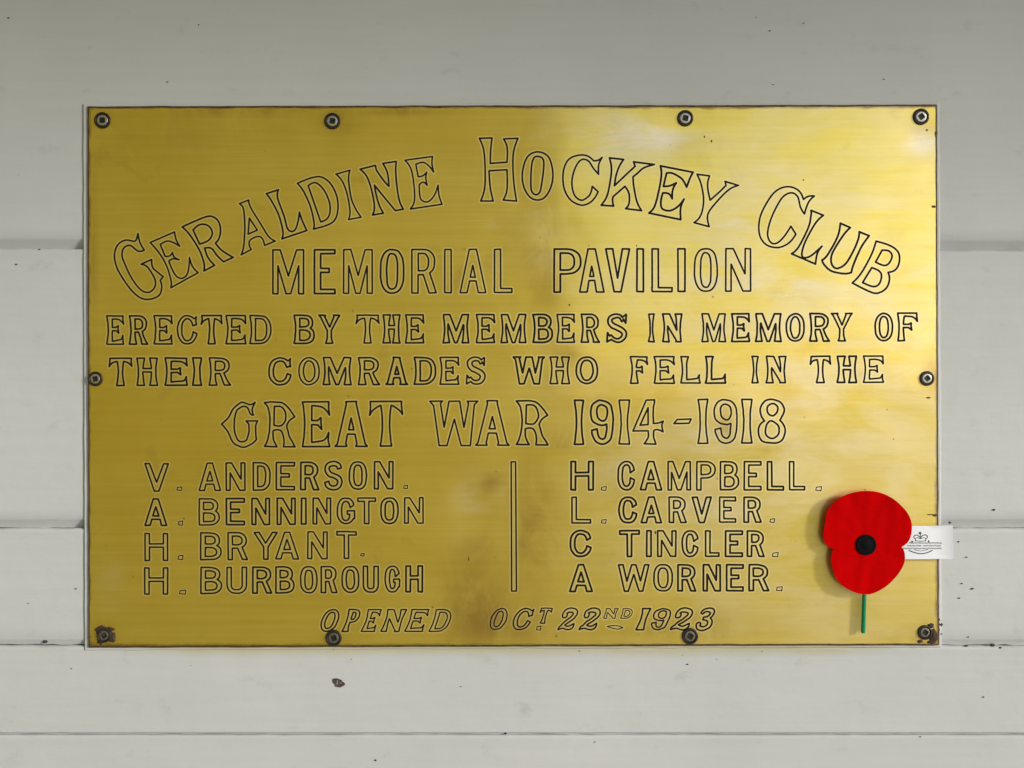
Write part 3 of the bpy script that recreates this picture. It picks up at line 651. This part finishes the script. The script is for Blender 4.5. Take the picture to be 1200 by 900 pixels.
# backing board: painted timber slightly larger than the plate
def outline_loop(c, jit, step, seed):
    pts = []
    for k in range(4):
        a, b = c[k], c[(k + 1) % 4]; L = math.hypot(b[0]-a[0], b[1]-a[1]); n = max(1, int(L / step))
        nx_, ny_ = (b[1]-a[1]) / L, -(b[0]-a[0]) / L
        for i in range(n):
            t = i / n; j = jit * (noise.noise(Vector((L * t * .03 + k * 40, seed, 1))) + .7 * noise.noise(Vector((L * t * .17 + k * 40, seed, 5)))) if i else 0
            pts.append((a[0] + (b[0]-a[0]) * t + nx_ * j, a[1] + (b[1]-a[1]) * t + ny_ * j))
    return pts
def slab(name, loop, d0, d1, mat, parent, bev=.0004):
    cx = sum(p[0] for p in loop) / len(loop); cy = sum(p[1] for p in loop) / len(loop)
    def inset(p, k):
        dx, dy = p[0] - cx, p[1] - cy; L = math.hypot(dx, dy) or 1
        return (p[0] - k * (1 if dx > 0 else -1) * min(1, abs(dx) / 5), p[1] - k * (1 if dy > 0 else -1) * min(1, abs(dy) / 5))
    V = [P(*p, d0) for p in loop] + [P(*p, d1 - bev) for p in loop] + [P(*inset(p, bev / S), d1) for p in loop]; n = len(loop)
    F_ = [(i, (i + 1) % n, n + (i + 1) % n, n + i) for i in range(n)] + [(n + i, n + (i + 1) % n, 2 * n + (i + 1) % n, 2 * n + i) for i in range(n)] + [tuple(range(2 * n, 3 * n))]
    o = mesh(name, V, F_, mat, parent)
    bm = bmesh.new(); bm.from_mesh(o.data); bmesh.ops.recalc_face_normals(bm, faces=bm.faces)
    bm.to_mesh(o.data); bm.free(); return o
slab('backing_board', outline_loop([(97.4, 121.8), (1100.3, 120.2), (1103, 758.5), (99.2, 762)], .6, 12, 3), -.004, DB, M_paint, plaque)

corners = [(102.5, 124.6), (1097.8, 122.6), (1100.5, 756), (103.8, 759)]
rim_loop = outline_loop(corners, .45, 9, 11)
# warps and dings pressed into the sheet: (u, v, radius u, radius v, depth in millimetres)
DENTS = [(548, 585, 22, 30, .30), (585, 590, 14, 18, -.16), (575, 262, 11, 7, .12), (795, 160, 34, 20, .42), (720, 165, 30, 22, .18), (1078, 165, 26, 22, .40),
         (655, 420, 20, 14, .12), (540, 650, 26, 30, -.22), (760, 500, 40, 30, .10), (860, 262, 26, 10, .14), (640, 510, 16, 16, -.12), (800, 545, 26, 26, .12),
         (855, 500, 18, 14, -.10), (390, 150, 24, 14, .20), (125, 150, 26, 18, .25), (930, 640, 50, 30, .08), (1030, 270, 20, 12, .10)]
def dent(u, v):
    z = .55 * noise.noise(Vector((u * .0042, v * .0052, 2.0))) + .13 * noise.noise(Vector((u * .017, v * .017, 7.0))) + .024 * noise.noise(Vector((u * .05, v * .06, 4.0)))
    for a, b, ra, rb, k in DENTS:
        q = ((u - a) / ra) ** 2 + ((v - b) / rb) ** 2
        if q < 12: z -= k * math.exp(-q)
    return z * .001
def PD(u, v, extra=0.0):
    d = DF; p = P(u, v, d); p.y -= dent(u, v) + extra; return p

SCREWS = [(120, 141), (389.5, 142), (803, 138.5), (1079, 137), (112, 444), (1086, 443.5), (122, 744.5), (391, 747.5), (808.5, 745.5), (1083.5, 741)]
t1 = time.time()
verts, faces, owner = [], [], []
def add_loop(lp, who):
    if sum(lp[i - 1][0] * lp[i][1] - lp[i][0] * lp[i - 1][1] for i in range(len(lp))) < 0: lp = lp[::-1]
    n0 = len(verts); verts.extend(Vector(p) for p in lp); faces.append(list(range(n0, n0 + len(lp)))); owner.append(who)
add_loop(rim_loop, ('rim', 0))
inner = [(p[0] + (1.5 if p[0] < 600 else -1.9) * (1 if min(abs(p[0]-103), abs(p[0]-1099)) < 4 else 0), p[1] + ((2.3 + 1.3 * noise.noise(Vector((p[0] * .04, 3, 1)))) if p[1] < 440 else -2.1) * (1 if min(abs(p[1]-125), abs(p[1]-757)) < 4 else 0)) for p in rim_loop]
add_loop(inner, ('in', 0))
for gi, (ch, rib, hal) in enumerate(glyph_out):
    for l in rib: add_loop(l, ('r', gi))
    for l in hal: add_loop(l, ('h', gi))
# extra points so that the sheet can bend
allv = np.array([(v.x, v.y) for v in verts])
cell = {}
for x, y in allv: cell.setdefault((int(x // 4), int(y // 4)), True)
v_ = 131.0
while v_ < 753:
    u_ = 110.0 + (rnd.random() - .5)
    while u_ < 1093:
        a, b = u_ + rnd.uniform(-1, 1), v_ + rnd.uniform(-1, 1)
        if (int(a // 4), int(b // 4)) not in cell: verts.append(Vector((a, b)))
        u_ += 7.5
    v_ += 7.5
edges = []
rv, re, rf, ov, oe, of = delaunay_2d_cdt(verts, edges, faces, 0, 1e-5)
print('cdt', len(rv), len(rf), round(time.time() - t1, 1))
keepf, mat_i, rib_faces = [], [], {}
RV = np.array([(v.x, v.y) for v in rv]); FA = np.array([list(f)[:3] for f in rf]); CE = RV[FA].mean(1)
def inside_loops(loops, pts):
    c = np.zeros(len(pts), bool)
    for L in loops:
        A = np.asarray([p[:2] for p in L], float); B = np.roll(A, -1, 0)
        y = pts[:, 1][:, None]; m1 = (A[:, 1] > y) != (B[:, 1] > y)
        with np.errstate(divide='ignore', invalid='ignore'):
            xc = A[:, 0] + (y - A[:, 1]) * (B[:, 0] - A[:, 0]) / (B[:, 1] - A[:, 1])
        c ^= (np.count_nonzero(m1 & (pts[:, 0][:, None] < xc), 1) % 2).astype(bool)
    return c
in_rim = inside_loops([rim_loop], CE); in_inner = inside_loops([inner], CE)
rib_of = np.full(len(CE), -1); in_halo = np.zeros(len(CE), bool)
for gi, (ch, rib, hal) in enumerate(glyph_out):
    A = np.array([p for l in hal for p in l]); lo, hi = A.min(0), A.max(0)
    k = np.nonzero((CE[:, 0] > lo[0]) & (CE[:, 0] < hi[0]) & (CE[:, 1] > lo[1]) & (CE[:, 1] < hi[1]))[0]
    r = inside_loops(rib, CE[k]); rib_of[k[r]] = gi
    in_halo[k[inside_loops(hal, CE[k])]] = True
for i, f in enumerate(rf):
    if not in_rim[i]: continue
    if rib_of[i] >= 0: rib_faces.setdefault(int(rib_of[i]), []).append(f); continue
    keepf.append(f); mat_i.append(2 if not in_inner[i] else (1 if in_halo[i] else 0))
rvt = [(v.x, v.y) for v in rv]
def add_normals(me, uvs):
    e = 1.0; ns = []
    for u, v in uvs:
        gx = (dent(u + e, v) - dent(u - e, v)) / (2 * e * S); gz = -(dent(u, v + e) - dent(u, v - e)) / (2 * e * S)
        ns.append(Vector((-gx, -1.0, -gz)).normalized() if False else Vector((gx * -1, -1, gz * -1)).normalized())
    me.normals_split_custom_set_from_vertices(ns)
used = sorted({i for f in keepf for i in f}); mp = {i: k for k, i in enumerate(used)}
uv = [rvt[i] for i in used]
V = [PD(*p) for p in uv]; Fp = []
for f in keepf:
    a, b, c = [V[mp[i]] for i in f[:3]]
    Fp.append([mp[i] for i in f] if (b - a).cross(c - a).y < 0 else [mp[i] for i in f][::-1])
n_front = len(V)
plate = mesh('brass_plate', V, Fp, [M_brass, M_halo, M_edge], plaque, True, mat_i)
at = plate.data.attributes.new('rim', 'FLOAT', 'POINT')
def rimd(u, v): return min(u - 103, 1099 - u, v - 124.5, 757.5 - v)
at.data.foreach_set('value', [max(0, rimd(*p)) * S * 1000 for p in uv])
PALE_SHEEN = [(960, 430, 240, 380, .55), (730, 205, 30, 10, .4), (690, 330, 60, 8, .3), (900, 330, 90, 10, .35), (800, 600, 60, 12, .3), (720, 560, 30, 30, .2), (130, 690, 14, 30, .3), (765, 155, 34, 22, 1.0), (705, 160, 42, 22, .9), (640, 150, 16, 22, .3), (1082, 165, 16, 14, 1.0), (865, 262, 34, 9, .8), (550, 590, 20, 32, .5), (578, 262, 9, 4, .8), (585, 575, 12, 12, .3), (640, 280, 18, 40, .25), (860, 510, 60, 14, .3), (990, 650, 40, 50, .2)]  # where the pale painted reflections lie
def pale_sheen(u, v): return min(1, sum(k * math.exp(-((u - a) / ra) ** 2 - ((v - b) / rb) ** 2) for a, b, ra, rb, k in PALE_SHEEN))
af = plate.data.attributes.new('pale_sheen', 'FLOAT', 'POINT'); af.data.foreach_set('value', [pale_sheen(*p) for p in uv])
TARN_REFLECTION = [(122, 746, 14, 12, 1.2), (1087, 744, 14, 14, 1.2), (391, 750, 14, 8, .8), (809, 750, 14, 8, .8), (1080, 150, 16, 9, .6), (120, 141, 16, 14, .6), (389, 140, 20, 14, .6), (805, 135, 40, 8, .5), (1094, 440, 10, 20, .6), (280, 131, 60, 5, .8), (470, 131, 60, 5, .8), (108, 300, 4, 90, .6), (625, 620, 24, 70, .8), (555, 705, 36, 46, 1.0), (600, 735, 60, 22, .6), (800, 738, 80, 22, .5), (655, 515, 12, 12, .9), (576, 566, 14, 10, .8), (665, 418, 14, 12, .6), (690, 470, 40, 16, .3),
        (632, 300, 26, 60, .35), (848, 500, 10, 20, .7), (905, 526, 16, 6, .6), (790, 545, 12, 12, .5), (600, 200, 60, 80, .15), (560, 640, 20, 20, .5), (955, 640, 12, 50, .15), (200, 160, 120, 30, .25), (960, 405, 26, 10, .3), (640, 240, 18, 110, .35)]  # tarnish at screws and rim; dark painted reflections in the middle
def tarn_reflection(u, v): return min(1, sum(k * math.exp(-((u - a) / ra) ** 2 - ((v - b) / rb) ** 2) for a, b, ra, rb, k in TARN_REFLECTION))
af = plate.data.attributes.new('tarnish_reflection', 'FLOAT', 'POINT'); af.data.foreach_set('value', [tarn_reflection(*p) for p in uv])
add_normals(plate.data, uv)
# sides of the sheet
n = len(rim_loop)
Vs = [PD(*p) for p in rim_loop] + [P(*p, DB - .0003) for p in rim_loop]
mesh('plate_edge', Vs, [(i, n + i, n + (i + 1) % n, (i + 1) % n) for i in range(n)], M_edge, plaque)
for gi, fl in rib_faces.items():
    A = sum(abs((rvt[f[1]][0]-rvt[f[0]][0])*(rvt[f[2]][1]-rvt[f[0]][1])-(rvt[f[2]][0]-rvt[f[0]][0])*(rvt[f[1]][1]-rvt[f[0]][1]))/2 for f in fl)
    Pm = sum(math.dist(l[i-1], l[i]) for l in glyph_out[gi][1] for i in range(len(l))) / 2
    if not .8 < A / Pm / 1.8 < 1.5: print('CHECK', gi, glyph_out[gi][0], A / Pm)
# engraved characters: a cut with walls and a waxed floor, one object for each
CUT = .00038
for gi, fl in rib_faces.items():
    used = sorted({i for f in fl for i in f}); mp = {i: k for k, i in enumerate(used)}
    top = [PD(*rvt[i]) for i in used]; bot = [p + Vector((0, CUT, 0)) for p in top]; m_ = len(used)
    Fc = []; cnt = {}
    for f in fl:
        a, b, c = [top[mp[i]] for i in f[:3]]
        g = list(f) if (b - a).cross(c - a).y < 0 else list(f)[::-1]
        Fc.append([m_ + mp[i] for i in g])
        for k in range(len(g)): cnt[(g[k], g[(k + 1) % len(g)])] = 1
    for (a, b) in list(cnt):
        if (b, a) not in cnt: Fc.append((mp[a], mp[b], m_ + mp[b], m_ + mp[a])[::-1])
    ch = glyph_out[gi][0]
    nm = {'.': 'engraved_dot', '-': 'engraved_dash', '~': 'engraved_dash', '|': 'engraved_divider'}.get(ch, 'engraved_numeral' if ch.isdigit() else 'engraved_letter')
    mesh(nm, top + bot, Fc, M_ink, plaque)

# corrosion crusts, nicks and stains on the plate
def blob(name, u, v, ru, rv_, hgt, mat, parent, seed, d=None, base=None, n=22, rough=.3):
    rings = 5; V = []; F_ = []
    for r in range(rings + 1):
        t = r / rings
        for i in range(n):
            a = 2 * math.pi * i / n
            k = 1 + rough * noise.noise(Vector((math.cos(a) * 1.7 + seed, math.sin(a) * 1.7, seed))) * 1.6
            x, y = u + ru * k * t * math.cos(a), v + rv_ * k * t * math.sin(a)
            hh = hgt * (1 - t ** 2.4) * (1 + .7 * noise.noise(Vector((x * .5, y * .5, seed)))) - .00015 * (r == rings)
            p = P(x, y, d) if d is not None else PD(x, y)
            p.y -= hh; V.append(p)
    for r in range(rings):
        for i in range(n):
            F_.append((r * n + i, (r + 1) * n + i, (r + 1) * n + (i + 1) % n, r * n + (i + 1) % n))
    return mesh(name, V, F_, mat, parent, True)
for k, (u, v, ru, rv_, h_) in enumerate([(118.5, 739, 7.5, 6.2, .0009), (131, 747, 6.0, 6.0, .0010), (118, 751, 5.2, 4.6, .0008), (129.5, 737.5, 5.5, 3.2, .0007), (1093.5, 744, 5.4, 8.6, .0010), (1090, 733.5, 4.2, 3.2, .0008), (1091, 752, 5.2, 3.0, .0007), (1078, 751.5, 4, 2.2, .0005)]):
    blob('corrosion_crust', u, v, ru, rv_, h_, M_crust, plaque, k * 3.1 + 1)
for k, (u, v, ru, rv_) in enumerate([(1092, 603, 8.0, .9), (1095.5, 603.8, 3.2, 2.0), (1094, 242, 3.6, 1.7), (1096.8, 157, 1.9, 4.2), (690, 287.5, .9, .9), (667.5, 357.5, 1.1, 1.3), (746, 288, 1.1, 1.2), (941.5, 211, 1.1, 1.2), (1088, 466, 3.6, 1.3), (667, 357, 1.0, 1.0), (768, 624, 1.3, 2.2), (507, 711.5, 1.3, .9), (105, 747, 1.8, 1.9), (1086, 152.5, 1.6, 1.4), (1014, 574, 1.0, .9), (1047, 514.5, .9, .8), (549, 655, .9, 3.2), (825.5, 160, 1.1, 1.4), (834, 165.5, 1.3, 1.8), (370, 767, .1, .1)][:-1]):
    blob('oxide_fleck', u, v, ru, rv_, .00012, M_edge, plaque, k * 1.7 + 40, n=12)

# ------------------------------------------------------------------ screws
def lathe(name, prof, mat, parent, c, n=40, ax=None):
    V = []; F_ = []
    for r, y in prof:
        for i in range(n):
            a = 2 * math.pi * i / n; V.append((c[0] + r * math.cos(a), c[1] - y, c[2] + r * math.sin(a)))
    for k in range(len(prof) - 1):
        for i in range(n): F_.append((k * n + i, k * n + (i + 1) % n, (k + 1) * n + (i + 1) % n, (k + 1) * n + i))
    F_.append(tuple(range((len(prof) - 1) * n, len(prof) * n)))
    o = mesh(name, V, F_, mat, parent, True)
    bm = bmesh.new(); bm.from_mesh(o.data); bmesh.ops.recalc_face_normals(bm, faces=bm.faces); bm.to_mesh(o.data); bm.free()
    o.data.set_sharp_from_angle(angle=R(35)); return o
def head_with_recess(c, r, rot, mat, parent):
    """domed head with a square drive recess sunk into it"""
    n = 32; m_ = .001
    sq = []
    for i in range(n):
        a = 2 * math.pi * i / n; k = 1 / max(abs(math.cos(a)), abs(math.sin(a)))
        sq.append((min(k, 1.25) * math.cos(a + rot), min(k, 1.25) * math.sin(a + rot)))
    V = []
    def ring(f, y):
        for i in range(n):
            x, z = f(i); V.append((c[0] + x, c[1] - y, c[2] + z))
    ci = lambda rr: (lambda i: (rr * math.cos(2 * math.pi * i / n + rot), rr * math.sin(2 * math.pi * i / n + rot)))
    ring(ci(r), -.0008); ring(ci(r * .98), .0003); ring(ci(r * .88), .0007); ring(ci(r * .70), .00085)
    s = r * .45; ring(lambda i: (sq[i][0] * s * 1.1, sq[i][1] * s * 1.1), .0008); ring(lambda i: (sq[i][0] * s, sq[i][1] * s), .0006)
    ring(lambda i: (sq[i][0] * s * .82, sq[i][1] * s * .82), -.0012)
    F_ = [(k * n + i, k * n + (i + 1) % n, (k + 1) * n + (i + 1) % n, (k + 1) * n + i) for k in range(6) for i in range(n)] + [tuple(range(6 * n, 7 * n))]
    mi = [0] * (4 * n) + [1] * (2 * n + 1)
    o = mesh('screw_head', V, F_, [mat, M_dark], parent, True, mi)
    bm = bmesh.new(); bm.from_mesh(o.data); bmesh.ops.recalc_face_normals(bm, faces=bm.faces); bm.to_mesh(o.data); bm.free()
    o.data.set_sharp_from_angle(angle=R(30)); return o
WHERE = ['steel screw in the top left corner of the plaque', 'steel screw on the top edge above the left part of the arched title', 'steel screw on the top edge above the right part of the arched title',
         'steel screw in the top right corner of the plaque', 'steel screw halfway down the left edge beside the word THEIR', 'steel screw halfway down the right edge of the plaque',
         'corroded screw in the bottom left corner with brown crust round it', 'tarnished dark screw on the bottom edge under the word OPENED', 'tarnished screw on the bottom edge under the year 1923',
         'screw in the bottom right corner with brown crust beside it']
M_st2 = simple('tarnished steel', (.17, .145, .11), .45, .8, .3, 1300, .4)
for k, (u, v) in enumerate(SCREWS):
    c = PD(u, v, .0001); root = empty('screw', c); tag(root, WHERE[k], 'screw', 'screws fixing the plaque')
    rr = (9.6 if k not in (4, 5) else 8.7) * S
    if k in (6, 9): rr = 8.6 * S
    lathe('cup_washer', [(rr, -.0003), (rr, .0005), (rr * .93, .0011), (rr * .80, .0012), (rr * .72, .0007), (rr * .70, .0001)], M_dark, root, c)
    head_with_recess(c, rr * .71, rnd.uniform(0, 1.5), M_st2 if k in (6, 7, 8, 9) else M_steel, root)
    o = lathe('recess_pin', [(rr * .14, -.0011), (rr * .13, -.0001), (rr * .07, .0001)], M_steel, root, c, 12)

# ------------------------------------------------------------------ poppy
DP = DF + .0055
poppy = empty('paper_poppy', P(1015, 640, DP)); tag(poppy, 'red paper remembrance poppy with black centre and green stem pinned to the plaque', 'poppy')
def zp(t): return tr(t, 930, 560, 4.286)[0]
up = zp('~165,335 ~150,290 ~158,230 ~172,165 ~215,115 ~270,82 ~350,66 ~430,73 ~500,105 ~560,160 ~590,215 ~593,270 ~578,318 543,348 ~558,378 ~555,430 ~520,490 ~465,545 ~400,580 ~350,585 ~300,572 ~250,545 ~215,505 ~195,450 ~188,400 200,358')
def inside(poly, x, y):
    c = False; n = len(poly); j = n - 1
    for i in range(n):
        if (poly[i][1] > y) != (poly[j][1] > y) and x < (poly[j][0]-poly[i][0]) * (y-poly[i][1]) / (poly[j][1]-poly[i][1]) + poly[i][0]: c = not c
        j = i
    return c
def sheet(name, loop, fy, thick, mat, parent, step=3.0):
    vs_ = [Vector(p) for p in loop]; fc = [list(range(len(loop)))]
    xs = [p[0] for p in loop]; ys = [p[1] for p in loop]; y = min(ys) + step / 2
    while y < max(ys):
        x = min(xs) + step / 2
        while x < max(xs):
            if inside(loop, x, y) and min((x-p[0])**2 + (y-p[1])**2 for p in loop) > 2: vs_.append(Vector((x, y)))
            x += step
        y += step
    a, _, f, _, _, _ = delaunay_2d_cdt(vs_, [], fc, 1, 1e-5)
    V1 = [P(p.x, p.y, fy(p.x, p.y)) for p in a]; V2 = [p + Vector((0, thick, 0)) for p in V1]; n = len(a); F_ = []; cnt = {}
    for t in f:
        t = list(t); q = (V1[t[1]] - V1[t[0]]).cross(V1[t[2]] - V1[t[0]])
        if q.y > 0: t = t[::-1]
        F_.append(t); F_.append([n + i for i in t[::-1]])
        for k in range(len(t)): cnt[(t[k], t[(k + 1) % len(t)])] = 1
    for (i, j) in cnt:
        if (j, i) not in cnt: F_.append((i, n + i, n + j, j))
    o = mesh(name, V1 + V2, F_, mat, parent, True); o.data.set_sharp_from_angle(angle=R(50)); return o
cxp, cyp = 1015, 637
def petal_y(u, v):
    r = math.hypot(u - cxp, v - cyp) / 60
    return DP + .0006 + .0020 * r ** 1.8 * (1 - .35 * math.cos(2 * math.atan2(v - cyp, u - cxp))) + .0007 * noise.noise(Vector((u * .03, v * .03, 1))) + .0005 * noise.noise(Vector((u * .09, v * .02, 8))) + .00022 * r * math.sin(11 * math.atan2(v - cyp, u - cxp) + 2 * noise.noise(Vector((u * .05, v * .05, 2))))
# two lobes: the upper petal laps over the lower one
kr = min(range(len(up)), key=lambda i: (up[i][0] - zp('543,348 0,0 1,1')[0][0]) ** 2 + (up[i][1] - (560 + 348 / 4.286)) ** 2)
kl = min(range(len(up)), key=lambda i: (up[i][0] - (930 + 200 / 4.286)) ** 2 + (up[i][1] - (560 + 358 / 4.286)) ** 2)
upper = up[kl:] + up[:kr + 1] + [(1048, 646), (1038, 650), (1026, 652.5), (1013, 653), (1000, 651.5), (988, 648.5)]
lower = up[kr:kl + 1] + [(986, 630), (1000, 627), (1015, 626), (1032, 627), (1046, 632)]
sheet('petal', upper, petal_y, .0002, M_red, poppy)
sheet('petal', lower, lambda u, v: petal_y(u, v) - .00024, .0002, M_red, poppy)
lathe('flower_centre', [(12.0*S, -.001), (12.0*S, .0002), (11.4*S, .0007), (9.6*S, .0009), (9.2*S, .0006), (5.5*S, .0006), (5.0*S, .0008), (1.5*S, .0009)], M_black, poppy, P(1015, 638.5, DP + .0012))
def tube(name, a, b, r, mat, parent, n=14):
    a, b = Vector(a), Vector(b); d = (b - a).normalized(); x = d.orthogonal().normalized(); y = d.cross(x); V = []
    cs = [(a, r), (b - d * r * .4, r), (b - d * r * .1, r * .8), (b, r * .4)]
    for p, q in cs:
        for i in range(n):
            t = 2 * math.pi * i / n; V.append(p + x * q * math.cos(t) + y * q * math.sin(t))
    F_ = [(k * n + i, k * n + (i + 1) % n, (k + 1) * n + (i + 1) % n, (k + 1) * n + i) for k in range(3) for i in range(n)] + [tuple(range(3 * n, 4 * n)), tuple(range(n - 1, -1, -1))]
    o = mesh(name, V, F_, mat, parent, True); o.data.set_sharp_from_angle(angle=R(50)); return o
tube('stem', P(1013.9, 668, DF + .0034), P(1011.5, 742, DF + .0040), 2.55 * S, M_green, poppy)
tube('pin_shaft', P(1015, 638.5, DP + .0005), P(1015, 638.5, DF - .001), 1.6 * S, M_black, poppy)
DT = DF + .0034
tg = sheet('paper_tag', [(1036, 617), (1070, 616.3), (1116.5, 615.8), (1117.2, 635), (1117.6, 655), (1080, 655.2), (1036, 655.5)],
           lambda u, v: DT + .0008 * math.sin((u - 1040) * .03) + .0016 * max(0, (u - 1095) / 22) ** 2, .0002, M_tag, poppy)
def tagd(u): return DT + .0008 * math.sin((u - 1040) * .03) + .0016 * max(0, (u - 1095) / 22) ** 2
def marks(name, polys, parent):
    V = []; F_ = []
    for pl in polys:
        n0 = len(V); V += [P(u, v, tagd(u) + .00012) for u, v in pl] + [P(u, v, tagd(u) + .00002) for u, v in pl]; n = len(pl)
        F_.append(tuple(range(n0, n0 + n))); F_ += [(n0 + i, n0 + n + i, n0 + n + (i + 1) % n, n0 + (i + 1) % n) for i in range(n)]
    o = mesh(name, V, F_, M_print, parent)
    bm = bmesh.new(); bm.from_mesh(o.data); bmesh.ops.recalc_face_normals(bm, faces=bm.faces); bm.to_mesh(o.data); bm.free(); return o
def zt(x, y): return (1040 + x / 12.857, 600 + y / 12.857)
def st(pts, w_): return [zt(*p) for p in stroke(pts, w_)]
cr_ = [st([(395, 385), (410, 355), (450, 350), (485, 375), (498, 400)], 13), st([(605, 385), (590, 350), (545, 348), (512, 375), (498, 400)], 13),
       [zt(*p) for p in ell(472, 515, 300, 338, 2, 12)], st([(498, 335), (498, 355), (498, 372)], 9), st([(400, 388), (425, 415), (425, 440)], 10), st([(600, 388), (578, 415), (578, 442)], 10),
       st([(420, 398), (455, 388), (498, 402), (545, 388), (580, 398)], 9), st([(418, 432), (498, 440), (582, 432)], 10)]
marks('crown_emblem', cr_, tg)
tx = []
for (y, xa, xb, gap) in [(466, 330, 818, (0, 0)), (508, 300, 800, (505, 535)), (549, 235, 815, (0, 0))]:
    x = xa
    while x < xb:
        ww = rnd.uniform(9, 16)
        if not (gap[0] < x < gap[1]):
            k = rnd.random()
            tx.append([zt(x, y - 11), zt(x + 5, y - 11), zt(x + 5, y + 11), zt(x, y + 11)])
            yy = y + rnd.choice((-9, 0, 7)); tx.append([zt(x + 6, yy - 3), zt(x + ww, yy - 3), zt(x + ww, yy + 3), zt(x + 6, yy + 3)])
        x += ww + 6
tx.append([zt(*p) for p in ell(358, 388, 430, 462, 2, 10)]); tx.append([zt(*p) for p in ell(610, 634, 425, 458, 2, 10)])
tx.append(st([(320, 575), (400, 608), (500, 628), (600, 612), (680, 575)], 15)); tx.append(st([(400, 568), (450, 580), (500, 586), (560, 578), (610, 566)], 9))
marks('printed_lines', tx, tg)

# ------------------------------------------------------------------ small marks on the wall
chip = blob('paint_chip', 396.5, 800, 6.6, 5.2, -.0004, M_wood, wall, 5.5, d=.0007, n=18)
specks = []
for (u, v, r) in [(383, 19, 0), (10, 21, 1.6), (196, 96, 1.2), (233, 29, 1.5), (83.5, 783.5, 1.2), (391, 761, 1.6), (412, 772.5, 1.2), (592.5, 859.5, 2.0), (440, 891, 2.0), (540, 804.5, 1.3), (679, 763, 1.8), (805.5, 778.5, 1.8), (893, 763.5, 1.2), (1152.5, 817, 2.2),
                  (1078.5, 863.5, 1.6), (697, 869.5, 1.2), (840, 772.5, 1.0), (1113, 612.5, 2.4), (1164.5, 597.5, 2.6), (1132.5, 653, 1.5), (1139, 690, 2.2), (1124, 701, 1.9), (1127, 684, 1.5), (1123.5, 635, 1.6), (1134.5, 746.5, 1.5), (88.5, 690, 1.7), (33, 707, 1.2), (19, 310, 2.0), (46, 292.5, 1.6),
                  (1163, 756, 3.2), (1172, 759.5, 2.8), (1132, 757, 2.2), (53, 752, 3.0), (1036, 93, 1.1), (906, 99, 1.1), (902, 36, 1.3), (942, 27, 1.0), (886, 20, 1.0), (1101, 732, 2.5), (1100.5, 726, 2.2), (1100.5, 738, 2.0), (1103, 743, 1.0), (800, 768, .9), (224, 780, .9)]:
    if r: specks.append((u, v, r * .82))
bmV, bmF = [], []
for u, v, r in specks:
    n0 = len(bmV); n = 9; asp = rnd.uniform(1, 1.9)
    d_ = .0009 if not (1097 < u < 1104) else DB + .0004
    bmV.append(P(u, v, d_ + .0003))
    for i in range(n):
        a = 2 * math.pi * i / n; k = rnd.uniform(.7, 1.15); bmV.append(P(u + r * asp * k * math.cos(a), v + r * .8 * k * math.sin(a) * (2 if 1097 < u < 1104 else 1), d_ - .0012))
    bmF += [(n0, n0 + 1 + (i + 1) % n, n0 + 1 + i) for i in range(n)]
sp = mesh('dirt_specks', bmV, bmF, M_crack, wall, True); sp['kind'] = 'stuff'
print('script done', round(time.time() - T0, 1), 'objects', len(sc.objects))
